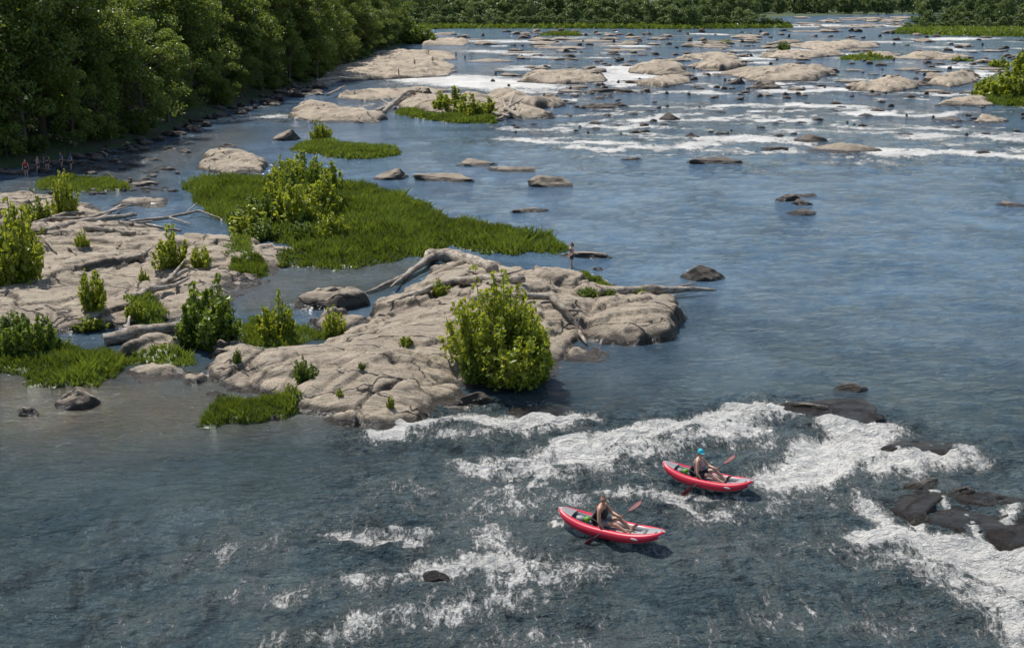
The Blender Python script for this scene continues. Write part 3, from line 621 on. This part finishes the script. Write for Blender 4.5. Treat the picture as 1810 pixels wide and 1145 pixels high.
grass("grass_patch",[(-100,655),(-100,610),(0,612),(90,610),(200,618),(225,640),(205,665),(170,682),(80,684),(20,668)],230,.5,.2,.04,.8)
grass("grass_patch",[(400,494),(415,475),(470,470),(485,482),(470,492)],260,.4,.15,.04,.6)
grass("grass_patch",[(420,600),(430,568),(480,556),(560,585),(585,598),(540,612),(460,615)],220,.35,.1,.035,.6)
grass("grass_patch",[(60,335),(80,318),(150,315),(225,325),(230,335),(150,340)],100,.45,.2,.05,.8)
grass("grass_patch",[(1013,525),(1020,512),(1080,512),(1095,522),(1060,528)],260,.35,.1,.035,.4)
grass("grass_patch",[(200,650),(215,632),(300,628),(355,640),(340,650),(270,648)],220,.3,.1,.035,.4)
grass("grass_patch",[(215,575),(225,548),(290,550),(295,572),(250,580)],180,.35,.1,.035,.4)
grass("grass_patch",[(400,470),(410,440),(440,430),(455,450),(440,475)],160,.35,.1,.035,.4)
grass("grass_patch",[(1720,178),(1730,160),(1850,150),(1950,180),(1850,192),(1760,186)],30,.9,.6,.14)
grass("grass_patch",[(690,54),(800,51),(1000,51),(1200,52),(1400,50),(1400,46),(690,46)],1.2,1.5,.6,1.0,4)
grass("grass_patch",[(1575,60),(1600,50),(1850,55),(1850,66),(1700,64)],1.5,1.6,.6,.8,4)
grass("grass_patch",[(1480,106),(1500,101),(1560,100),(1580,105),(1530,108)],4,.7,.7,.4,4)
grass("grass_patch",[(955,64),(965,61),(1020,61),(1030,64)],2,1.2,.6,.6,3)
# ------------------------------------------------------------ driftwood
def wood(paths,seg=9,name="driftwood_log",k_=1.2):
    mb=MB()
    for pts in paths:
        P3=[];rad=[]
        ctrl=[(onrock(x,y)+Vector((0,0,lz)),r*k_) for x,y,lz,r in pts]
        for i in range(len(ctrl)-1):
            L=(ctrl[i+1][0]-ctrl[i][0]).length;n=max(3,int(L/.35))
            for k in range(n):
                t=k/n;p=ctrl[i][0].lerp(ctrl[i+1][0],t);r=ctrl[i][1]*(1-t)+ctrl[i+1][1]*t
                j=mn.noise_vector(p*.8)*r*.9;P3.append(p+Vector((j.x,j.y,j.z*.5)));rad.append(r*(1+.25*mn.noise(p*2.2)))
        P3.append(ctrl[-1][0]);rad.append(ctrl[-1][1]);mb.tube(P3,rad,seg,0)
    return mb.obj(name,[M_wood])
wood([[(757,462,.45,.42),(800,466,.5,.40),(872,484,.3,.33)],[(770,462,.5,.22),(715,496,.25,.17),(648,520,.1,.06)],[(715,496,.25,.12),(690,520,.4,.05)],[(757,462,.5,.3),(748,470,.2,.1)]],k_=1.05)
wood([[(925,505,.3,.16),(850,506,.35,.2),(800,506,.35,.17),(740,524,.2,.12),(685,540,.15,.04)],[(840,506,.3,.12),(900,500,.5,.06),(925,492,.5,.03)],[(740,524,.2,.08),(715,540,.1,.03)],[(860,510,.3,.1),(905,520,.2,.05)]])
wood([[(900,528,.15,.14),(970,532,.25,.13),(1000,556,.25,.11),(1022,590,.2,.09),(1037,612,.1,.04)],[(1000,556,.25,.07),(1030,560,.3,.03)]],k_=1.35)
wood([[(1060,519,.1,.22),(1140,521,.25,.22),(1200,522,.35,.16),(1266,520,.25,.05)],[(1180,522,.3,.1),(1230,512,.4,.03)]])
wood([[(183,608,.2,.3),(240,600,.4,.34),(318,586,.3,.22)],[(225,602,.5,.1),(232,590,.9,.04)]])
wood([[(75,410,.1,.18),(140,400,.25,.2),(240,384,.2,.1)],[(140,400,.2,.12),(200,412,.2,.1),(290,412,.1,.05)],[(90,392,.2,.1),(160,392,.3,.09),(225,372,.3,.04)],[(180,392,.2,.12),(215,372,.4,.08),(235,368,.2,.05)],[(60,400,.2,.1),(120,384,.3,.1),(190,380,.2,.05)],[(150,408,.2,.14),(240,418,.2,.1)]],k_=1.4)
wood([[(230,396,.2,.12),(300,392,.3,.1),(350,382,.4,.07),(395,392,.2,.03)],[(300,392,.3,.07),(340,402,.2,.03)],[(330,386,.4,.05),(350,372,.6,.02)],[(250,400,.2,.1),(320,410,.1,.05)],[(200,405,.2,.09),(270,398,.3,.05)]],k_=1.3)
wood([[(240,530,.1,.2),(290,508,.2,.18),(332,486,.3,.1)],[(262,520,.2,.16),(310,512,.2,.1),(335,500,.3,.05)],[(300,505,.3,.1),(330,478,.7,.03)]])
wood([[(218,462,.1,.12),(245,458,.15,.13),(266,444,.2,.05)],[(240,458,.2,.08),(258,462,.1,.03)]],k_=1.4)
wood([[(663,200,.2,.28),(700,190,.6,.26),(742,172,1.4,.16)],[(675,202,.2,.25),(720,180,1.6,.2),(755,176,1.2,.1)],[(690,195,.5,.2),(670,190,1.5,.06)],[(720,185,1,.15),(775,190,.4,.08)]],7)
wood([[(895,208,1.2,.3),(920,215,.6,.2)],[(895,208,1.2,.2),(885,190,1.8,.06)],[(898,208,1.2,.2),(910,190,2.0,.06)],[(898,206,1.3,.2),(925,195,1.6,.06)],[(880,215,.2,.2),(915,205,1.2,.2)],[(870,206,.5,.2),(900,216,.8,.15)]],7)
wood([[(560,155,1.2,.25),(600,152,1.4,.2),(650,150,1,.1)],[(580,175,.6,.2),(610,165,1.2,.08)]],7)
wood([[(120,440,.1,.07),(128,446,.1,.06),(135,452,.05,.03)],[(75,420,.1,.1),(100,450,.1,.04)]])
# ------------------------------------------------------------ people
SK=simple("skin",(.55,.32,.22),.5,.08);SKT=simple("skin_tanned",(.50,.27,.17),.5,.08)
HAIR=simple("hair",(.05,.03,.02),.7,.2);DARK=simple("dark_fabric",(.03,.032,.036),.8,.2);BLUE=simple("blue_fabric",(.03,.10,.30),.8,.1)
REDF=simple("red_fabric",(.45,.03,.03),.8,.1);PINK=simple("pink_grey_vest",(.45,.30,.30),.7,.2);TEAL=simple("teal_cap",(.02,.42,.52),.6,.1);GREYF=simple("grey_fabric",(.22,.22,.22),.8,.1)
LIP=simple("lips",(.35,.10,.08),.5);WHT=simple("eye_white",(.75,.73,.7),.4);GLS=simple("sunglasses",(.01,.01,.012),.15)
def body_skin(verts,edges,rads):
    me=bpy.data.meshes.new("tmp");me.from_pydata([tuple(v) for v in verts],edges,[]);ob=bpy.data.objects.new("tmp",me);sc.collection.objects.link(ob)
    ob.modifiers.new("s",'SKIN');sv=me.skin_vertices[0].data
    for i,r in enumerate(rads):sv[i].radius=r if isinstance(r,tuple) else (r,r);sv[i].use_root=(i==0)
    sb=ob.modifiers.new("b",'SUBSURF');sb.levels=2;sb.render_levels=2
    dg=bpy.context.evaluated_depsgraph_get();e=ob.evaluated_get(dg);m2=e.to_mesh()
    V=[v.co.copy() for v in m2.vertices];Fq=[tuple(p.vertices) for p in m2.polygons];e.to_mesh_clear()
    bpy.data.objects.remove(ob);bpy.data.meshes.remove(me);return V,Fq
def head(mb,c,yaw,pitch=0,cap=False,glasses=False,longhair=False,bald=False):
    Rm=(Matrix.Rotation(yaw,3,'Z')@Matrix.Rotation(pitch,3,'Y'));c=Vector(c)
    def fn(p,q):
        q=q.copy()
        if p.z<0:q.y*=1+.28*p.z;q.x*=1+.12*p.z
        if p.x>.9 and -.45<p.z<.25:q.x+=.012
        return q
    mb.ell(c,(.098,.077,.12),0,18,14,Rm,fn)
    def at(x,y,z):return c+Rm@Vector((x,y,z))
    mb.ell(at(.103,0,-.018),(.016,.012,.026),0,8,6,Rm)
    for s in(-1,1):
        mb.ell(at(0,s*.078,-.01),(.02,.01,.03),0,8,6,Rm)
        mb.ell(at(.086,s*.03,.012),(.010,.014,.009),3,8,6,Rm);mb.ell(at(.094,s*.03,.012),(.005,.006,.006),2,6,5,Rm)
        mb.ell(at(.09,s*.03,.034),(.008,.018,.005),2,8,5,Rm)
        if glasses:mb.ell(at(.098,s*.031,.012),(.008,.026,.018),6,10,6,Rm);mb.tube([at(.09,s*.06,.015),at(0,s*.082,.015)],[.004,.004],5,6)
    mb.ell(at(.088,0,-.058),(.008,.024,.007),4,8,5,Rm)
    if not bald:mb.ell(at(-.008,0,.008),(.104,.086,.124),2,18,12,Rm,None,lambda x,y,z:z>.45 or (x<.05 and z>-.25) or (longhair and x<-.2))
    else:mb.ell(at(-.008,0,.004),(.101,.082,.122),2,18,12,Rm,None,lambda x,y,z:z>.62 or (x<-.05 and z>-.15))
    if longhair:mb.tube([at(-.09,0,.02),at(-.13,0,-.05),at(-.11,0,-.16)],[.04,.035,.012],8,2)
    if cap:
        mb.ell(at(-.005,0,.03),(.112,.094,.115),5,18,12,Rm,None,lambda x,y,z:z>.1)
        mb.ell(at(.115,0,.045),(.06,.07,.008),5,12,6,Rm)
def grip(mb,wr,g,ax,flip):
    wr=Vector(wr);g=Vector(g);ax=Vector(ax).normalized();to=(wr-g);to=(to-ax*to.dot(ax)).normalized();bn=ax.cross(to)
    pc=g+to*.026
    mb.tube([wr,wr.lerp(pc,.45),pc],[.026,.034,.03],8,0)
    for k,(o,r) in enumerate([(-.033,.0085),(-.011,.0095),(.011,.009),(.032,.0075)]):
        pts=[]
        for j in range(6):
            w=.25+j*(.80-.04*abs(k-1.5));pts.append(g+ax*o+to*math.cos(w)*.027+bn*math.sin(w)*.027*flip)
        mb.tube(pts,[r,r,r*.98,r*.93,r*.85,r*.6],6,0)
    pts=[pc+ax*.03,g+ax*.045+to*.02-bn*.026*flip,g+ax*.05-bn*.03*flip-to*.008]
    mb.tube(pts,[.012,.0105,.008],6,0)
def relaxed(mb,wr,d,side,fwd):
    wr=Vector(wr);d=Vector(d).normalized();fwd=Vector(fwd);sd=d.cross(fwd).normalized();pe=wr+d*.09
    mb.tube([wr,wr+d*.045,pe],[.024,.034,.03],8,0)
    for o,l in((-.03,.062),(-.01,.075),(.01,.08),(.03,.07)):
        b=pe+fwd*o-d*.01;mb.tube([b,b+d*l*.5,b+d*l*.85-sd*side*.02,b+d*l-sd*side*.034],[.009,.0085,.008,.006],6,0)
    b=wr+d*.03+fwd*.028;mb.tube([b,b+fwd*.02+d*.03,b+fwd*.025+d*.058],[.012,.010,.007],6,0)
def label(V,Fq,segs):
    out=[]
    for f in Fq:
        c=sum((V[i] for i in f),Vector())/len(f);best=None;bd=1e9
        for a,b,l in segs:
            ab=b-a;t=max(0,min(1,(c-a).dot(ab)/max(1e-9,ab.length_squared)));d=(c-a-ab*t).length
            if d<bd:bd=d;best=l
        out.append(best)
    return out
def standing(name,X,Y,z,yaw,h=1.7,skin=SK,top=DARK,bottom=DARK,arms=((.05,.28,1.02),(.05,-.28,1.02)),bare=False,longhair=True,walk=.12):
    v=[(0,0,.93),(0,0,1.08),(0,0,1.27),(0,0,1.41),(0,0,1.50),
       (0,.19,1.40),(-.02,.25,1.13),(arms[0][0],arms[0][1],arms[0][2]-.14),(0,-.19,1.40),(-.02,-.25,1.13),(arms[1][0],arms[1][1],arms[1][2]-.14),
       (0,.10,.88),(walk*.6,.11,.50),(walk*.2,.11,.09),(walk*.2+.14,.12,.04),(0,-.10,.88),(-walk*.3,-.11,.50),(-walk,-.11,.09),(-walk+.14,-.12,.04)]
    e=[(0,1),(1,2),(2,3),(3,4),(3,5),(5,6),(6,7),(3,8),(8,9),(9,10),(0,11),(11,12),(12,13),(13,14),(0,15),(15,16),(16,17),(17,18)]
    r=[(.15,.12),(.13,.10),(.155,.11),(.13,.09),.052,.06,.045,.028,.06,.045,.028,.095,.062,.04,.035,.095,.062,.04,.035]
    V,Fq=body_skin(v,e,r);q=[Vector(a) for a in v]
    tp=1 if not bare else 0
    S_=[(q[0],q[1],0),(q[1],q[2].lerp(q[1],.3),tp if not bare else 0),(q[2],q[3],1),(q[3],q[4],0),(q[3],q[5],1 if not bare else 0),(q[5],q[6],0),(q[6],q[7],0),
       (q[3],q[8],1 if not bare else 0),(q[8],q[9],0),(q[9],q[10],0),(q[0],q[0],7),(q[0],q[11],7),(q[0],q[15],7),(q[11],q[11].lerp(q[12],.35),7),(q[15],q[15].lerp(q[16],.35),7),
       (q[11].lerp(q[12],.4),q[12],0),(q[15].lerp(q[16],.4),q[16],0),(q[12],q[13],0),(q[16],q[17],0),(q[13],q[14],0),(q[17],q[18],0)]
    mb=MB();mb.V=[tuple(a) for a in V];mb.F=list(Fq);mb.M=label(V,Fq,S_)
    head(mb,(0.01,0,1.61),0,0,longhair=longhair)
    for i,s in((7,1),(10,-1)):
        d=(q[i]-q[i-1]).normalized();relaxed(mb,q[i],d,s,Vector((1,0,0))-d*d.x)
    ob=mb.obj(name,[skin,top,HAIR,WHT,LIP,TEAL,GLS,bottom]);k=h/1.74;ob.scale=(k,k,k);ob.location=(X,Y,z);ob.rotation_euler=(0,0,yaw);return ob
X,Y=G(1010,474);standing("wading_person",X,Y,-.18,math.radians(200),1.78,SK,DARK,DARK,((.22,.16,1.10),(.12,-.24,1.02)),bare=True)
for (x,y,t,b,yw,zz) in [(806,104,DARK,BLUE,2,.6),(822,109,BLUE,DARK,1,.3),(834,107,SK,DARK,3,.2),(705,137,REDF,DARK,0,1.0),(757,97,SK,DARK,2,.6),(733,118,SK,BLUE,4,1.1),(765,112,SK,DARK,5,1.2)]:
    X,Y=G(x,y,zz);standing("bather",X,Y,zz-.1,yw,1.72,SK,t,b)
for (x,y,t,b,yw) in [(126,300,BLUE,DARK,1),(110,298,BLUE,DARK,4),(84,300,DARK,DARK,2),(68,305,PINK,DARK,0),(47,312,REDF,DARK,5)]:
    p=onrock(x,y);standing("bather",p.x,p.y,max(-.2,p.z-.1),yw,1.65,SK,t,b)
def seated(name,mats,A,Bp,yawh,cap,glasses,bald,longhair,w=1.0,pr=(.36,.66)):
    s=.20
    A=Vector(A);Bp=Vector(Bp);ax=(Bp-A);gr=A+ax*pr[0];gl=A+ax*pr[1]
    x0=-.30
    sr=Vector((x0+.02,-.19*w,s+.53));sl=Vector((x0+.02,.19*w,s+.53))
    def wrist(g,sh_):
        d=(sh_+Vector((.05,0,-.25))-g).normalized();return g+d*.085
    wr=wrist(gr,sr);wl=wrist(gl,sl)
    def elbow(sh_,w_,sg):
        m=sh_.lerp(w_,.5);L=(w_-sh_).length;k=math.sqrt(max(.0,.285**2-(L/2)**2));return m+Vector((-.15,sg*.55,-.8)).normalized()*k
    er=elbow(sr,wr,-1);el=elbow(sl,wl,1)
    v=[(x0,0,s+.10),(x0-.01,0,s+.25),(x0+.01,0,s+.42),(x0+.02,0,s+.53),(x0+.03,0,s+.62),
       tuple(sl),tuple(el),tuple(wl),tuple(sr),tuple(er),tuple(wr),
       (x0+.06,.10,s+.08),(x0+.46,.17,s+.22),(x0+.86,.13,s-.02),(x0+.92,.14,s+.14),(x0+.06,-.10,s+.08),(x0+.48,-.17,s+.18),(x0+.90,-.13,s-.03),(x0+.96,-.14,s+.13)]
    e=[(0,1),(1,2),(2,3),(3,4),(3,5),(5,6),(6,7),(3,8),(8,9),(9,10),(0,11),(11,12),(12,13),(13,14),(0,15),(15,16),(16,17),(17,18)]
    r=[(.13,.15),(.12,.145),(.13,.165),(.10,.13),.055,.062*w,.046*w,.03,.062*w,.046*w,.03,.095,.065,.042,.032,.095,.065,.042,.032]
    V,Fq=body_skin(v,e,r);q=[Vector(a) for a in v]
    S_=[(q[0],q[1],1),(q[1],q[3].lerp(q[2],.5),1),(q[3],q[4],0),(q[3].lerp(q[5],.5),q[5],0),(q[5],q[6],0),(q[6],q[7],0),(q[3].lerp(q[8],.5),q[8],0),(q[8],q[9],0),(q[9],q[10],0),
       (q[0],q[11],7),(q[0],q[15],7),(q[11],q[11].lerp(q[12],.5),7),(q[15],q[15].lerp(q[16],.5),7),(q[11].lerp(q[12],.55),q[12],0),(q[15].lerp(q[16],.55),q[16],0),(q[12],q[13],0),(q[16],q[17],0),(q[13],q[14],8),(q[17],q[18],8)]
    mb=MB();mb.V=[tuple(a) for a in V];mb.F=list(Fq);mb.M=label(V,Fq,S_)
    head(mb,(x0+.05,0,s+.745),yawh,.08,cap,glasses,longhair,bald)
    grip(mb,wr,gr,ax,1);grip(mb,wl,gl,ax,-1)
    mb.ell((x0+.125,0,s+.34),(.055,.14,.15),1,12,8);mb.ell((x0-.10,0,s+.36),(.045,.13,.16),1,12,8)
    for g in(-1,1):mb.tube([(x0+.12,g*.09,s+.46),(x0+.04,g*.11,s+.60),(x0-.08,g*.09,s+.49)],[.024,.026,.024],7,1)
    mb.tube([(x0+.16,-.13,s+.33),(x0+.185,0,s+.33),(x0+.16,.13,s+.33)],[.012]*3,6,6)
    return mb.obj(name,mats)
KR=simple("red_inflatable_hull",(.56,.018,.045),.32,.06,6);KG=simple("grey_pvc",(.27,.27,.27),.5,.1);KL=simple("pale_grey_pvc",(.50,.50,.48),.45,.06);KD=simple("black_fabric",(.03,.03,.032),.7,.2)
PRD=simple("dark_red_paddle_blade",(.14,.008,.012),.6);SHF=simple("paddle_shaft",(.08,.08,.085),.4,.05);GRN=simple("green_bag",(.15,.35,.03),.6)
def kayak(name,L):
    mb=MB();n=49;seg=16
    def prm(s):
        a=abs(s);hw=.34*max(0,(1-a**2.6))**.62;z=.13+.25*a**3.0;r=.135*(1-.58*a**5);return hw,z,r
    for side in(-1,1):
        pts=[];rad=[]
        for i in range(n):
            s=-1+2*i/(n-1);hw,z,r=prm(s);pts.append(Vector((s*L,side*(hw+.01),z)));rad.append(r)
        V,Fq=tube_np(pts,rad,seg);o=len(mb.V);mb.V+=[tuple(x) for x in V]
        for f in Fq:
            c=sum((V[i] for i in f),Vector())/4;s=c.x/L;hw,z,r=prm(s);dy=(c.y-side*(hw+.01))*side/r;dz=(c.z-z)/r
            m=0
            if dy<-.45 :m=1
            if dz<-.72:m=1
            if abs(s)>.95 and dz<.2:m=2
            mb.F.append(tuple(i+o for i in f));mb.M.append(m)
    for e in(-1,1):mb.tube([(e*L*.95,0,prm(.95)[1]),(e*L*1.0,0,prm(1)[1]+.01),(e*(L+.05),0,prm(1)[1]+.03)],[.09,.06,.02],12,2)
    for k in range(-3,4):
        pts=[];rad=[]
        for i in range(25):
            s=-.9+1.8*i/24;hw,z,r=prm(s);y=k/3*max(.0,hw-.06);pts.append((s*L,y,z-.05));rad.append(.05)
        mb.tube(pts,rad,8,1)
    for e in(-1,1):
        V=[];Fq=[]
        for i in range(7):
            a=.72+.24*i/6;hw,z,r=prm(a)
            for j in range(7):
                t=-1+2*j/6;V.append((e*a*L,t*(hw+.02),z+r*.88+.04*(1-t*t)))
        for i in range(6):
            for j in range(6):Fq.append((i*7+j,i*7+j+1,(i+1)*7+j+1,(i+1)*7+j))
        mb.add(V,Fq,1)
    mb.ell((-.30,0,.17),(.24,.22,.06),3);mb.ell((-.50,0,.34),(.06,.20,.17),3)
    for g in(-1,1):mb.tube([(-.50,g*.2,.43),(.1,g*.36,.27)],[.01,.01],5,3)
    mb.ell((.95,0,.21),(.09,.17,.07),1);mb.ell((-.95,.05,.22),(.16,.12,.07),1);mb.ell((-.72,.02,.25),(.09,.09,.08),4)
    for g in(-1,1):
        hw,z,r=prm(.55);mb.ell((.55*L,g*(hw+.01+r*.93),z+.03),(.12,.02,.035),2,12,6)
        mb.tube([(L*.86,g*.16,.38),(L*.9,g*.10,.42)],[.012,.012],5,3)
    return mb.obj(name,[KR,KG,KL,KD,GRN])
def paddle(name,A,Bp):
    A=Vector(A);Bp=Vector(Bp);ax=(Bp-A).normalized();mb=MB()
    mb.tube([A+ax*.2,Bp-ax*.2],[.018,.018],10,1)
    sd=ax.cross(Vector((1,0,.2))).normalized();nn=ax.cross(sd)
    for c,d,s2 in((A,ax,sd),(Bp,-ax,nn)):
        s3=ax.cross(s2).normalized();mt=Matrix((d,s2,s3)).transposed()
        mb.ell(c+d*.22,(.24,.085,.014),0,14,8,mt,lambda p,q:Vector((q.x,q.y*(1-.25*p.x),q.z+.02*(p.x*p.x))))
    return mb.obj(name,[PRD,SHF])
def place(ob,X,Y,yaw,z,k=1,pit=0):ob.matrix_world=Matrix.Translation((X,Y,z))@Matrix.Rotation(yaw,4,'Z')@Matrix.Rotation(pit,4,'Y')@Matrix.Scale(k,4)
for (s,b,kw) in [((990,910),(1174,953),dict(mats=[SKT,DARK,HAIR,WHT,LIP,TEAL,GLS,GREYF,SKT],cap=False,glasses=True,bald=True,longhair=False,w=1.05,yawh=-.9)),
                 ((1183,830),(1320,860),dict(mats=[SK,PINK,HAIR,WHT,LIP,TEAL,GLS,DARK,DARK],cap=True,glasses=True,bald=False,longhair=True,w=.92,yawh=-.7))]:
    a=G(*s,.3);c=G(*b,.3);yaw=math.atan2(c[1]-a[1],c[0]-a[0]);L=math.hypot(c[0]-a[0],c[1]-a[1])/2;cx,cy=(a[0]+c[0])/2,(a[1]+c[1])/2
    k_=1.12
    A=(-.42,-.92,-.10);Bp=(.60,.66,.80)
    k=kayak("inflatable_kayak",max(1.40,min(L/k_-.01,1.9)));pdl=paddle("kayak_paddle",A,Bp);pr=seated("kayaker",A=A,Bp=Bp,**kw)
    for o in(k,pdl,pr):place(o,cx,cy,yaw,.09,k_)
# ------------------------------------------------------------ light
EL=math.radians(58);AZ=math.radians(-40)
w=bpy.data.worlds.new("World");sc.world=w;w.use_nodes=True;nt=w.node_tree;nt.nodes.clear()
sk=nt.nodes.new('ShaderNodeTexSky');sk.sky_type='NISHITA';sk.sun_disc=False;sk.sun_elevation=EL;sk.sun_rotation=AZ%(2*math.pi)
bg=nt.nodes.new('ShaderNodeBackground');bg.inputs[1].default_value=.125;wo=nt.nodes.new('ShaderNodeOutputWorld')
nt.links.new(sk.outputs[0],bg.inputs[0]);nt.links.new(bg.outputs[0],wo.inputs[0])
sl=bpy.data.lights.new("sun",'SUN');sl.energy=5.0;sl.angle=math.radians(.5);sl.color=(1,.955,.89)
so=bpy.data.objects.new("sun",sl);sc.collection.objects.link(so);d=Vector((math.cos(EL)*math.sin(AZ),math.cos(EL)*math.cos(AZ),math.sin(EL)))
so.rotation_euler=d.to_track_quat('Z','Y').to_euler();so.location=(0,0,60)
sc.view_settings.view_transform='Standard';sc.view_settings.look='None';sc.view_settings.exposure=0
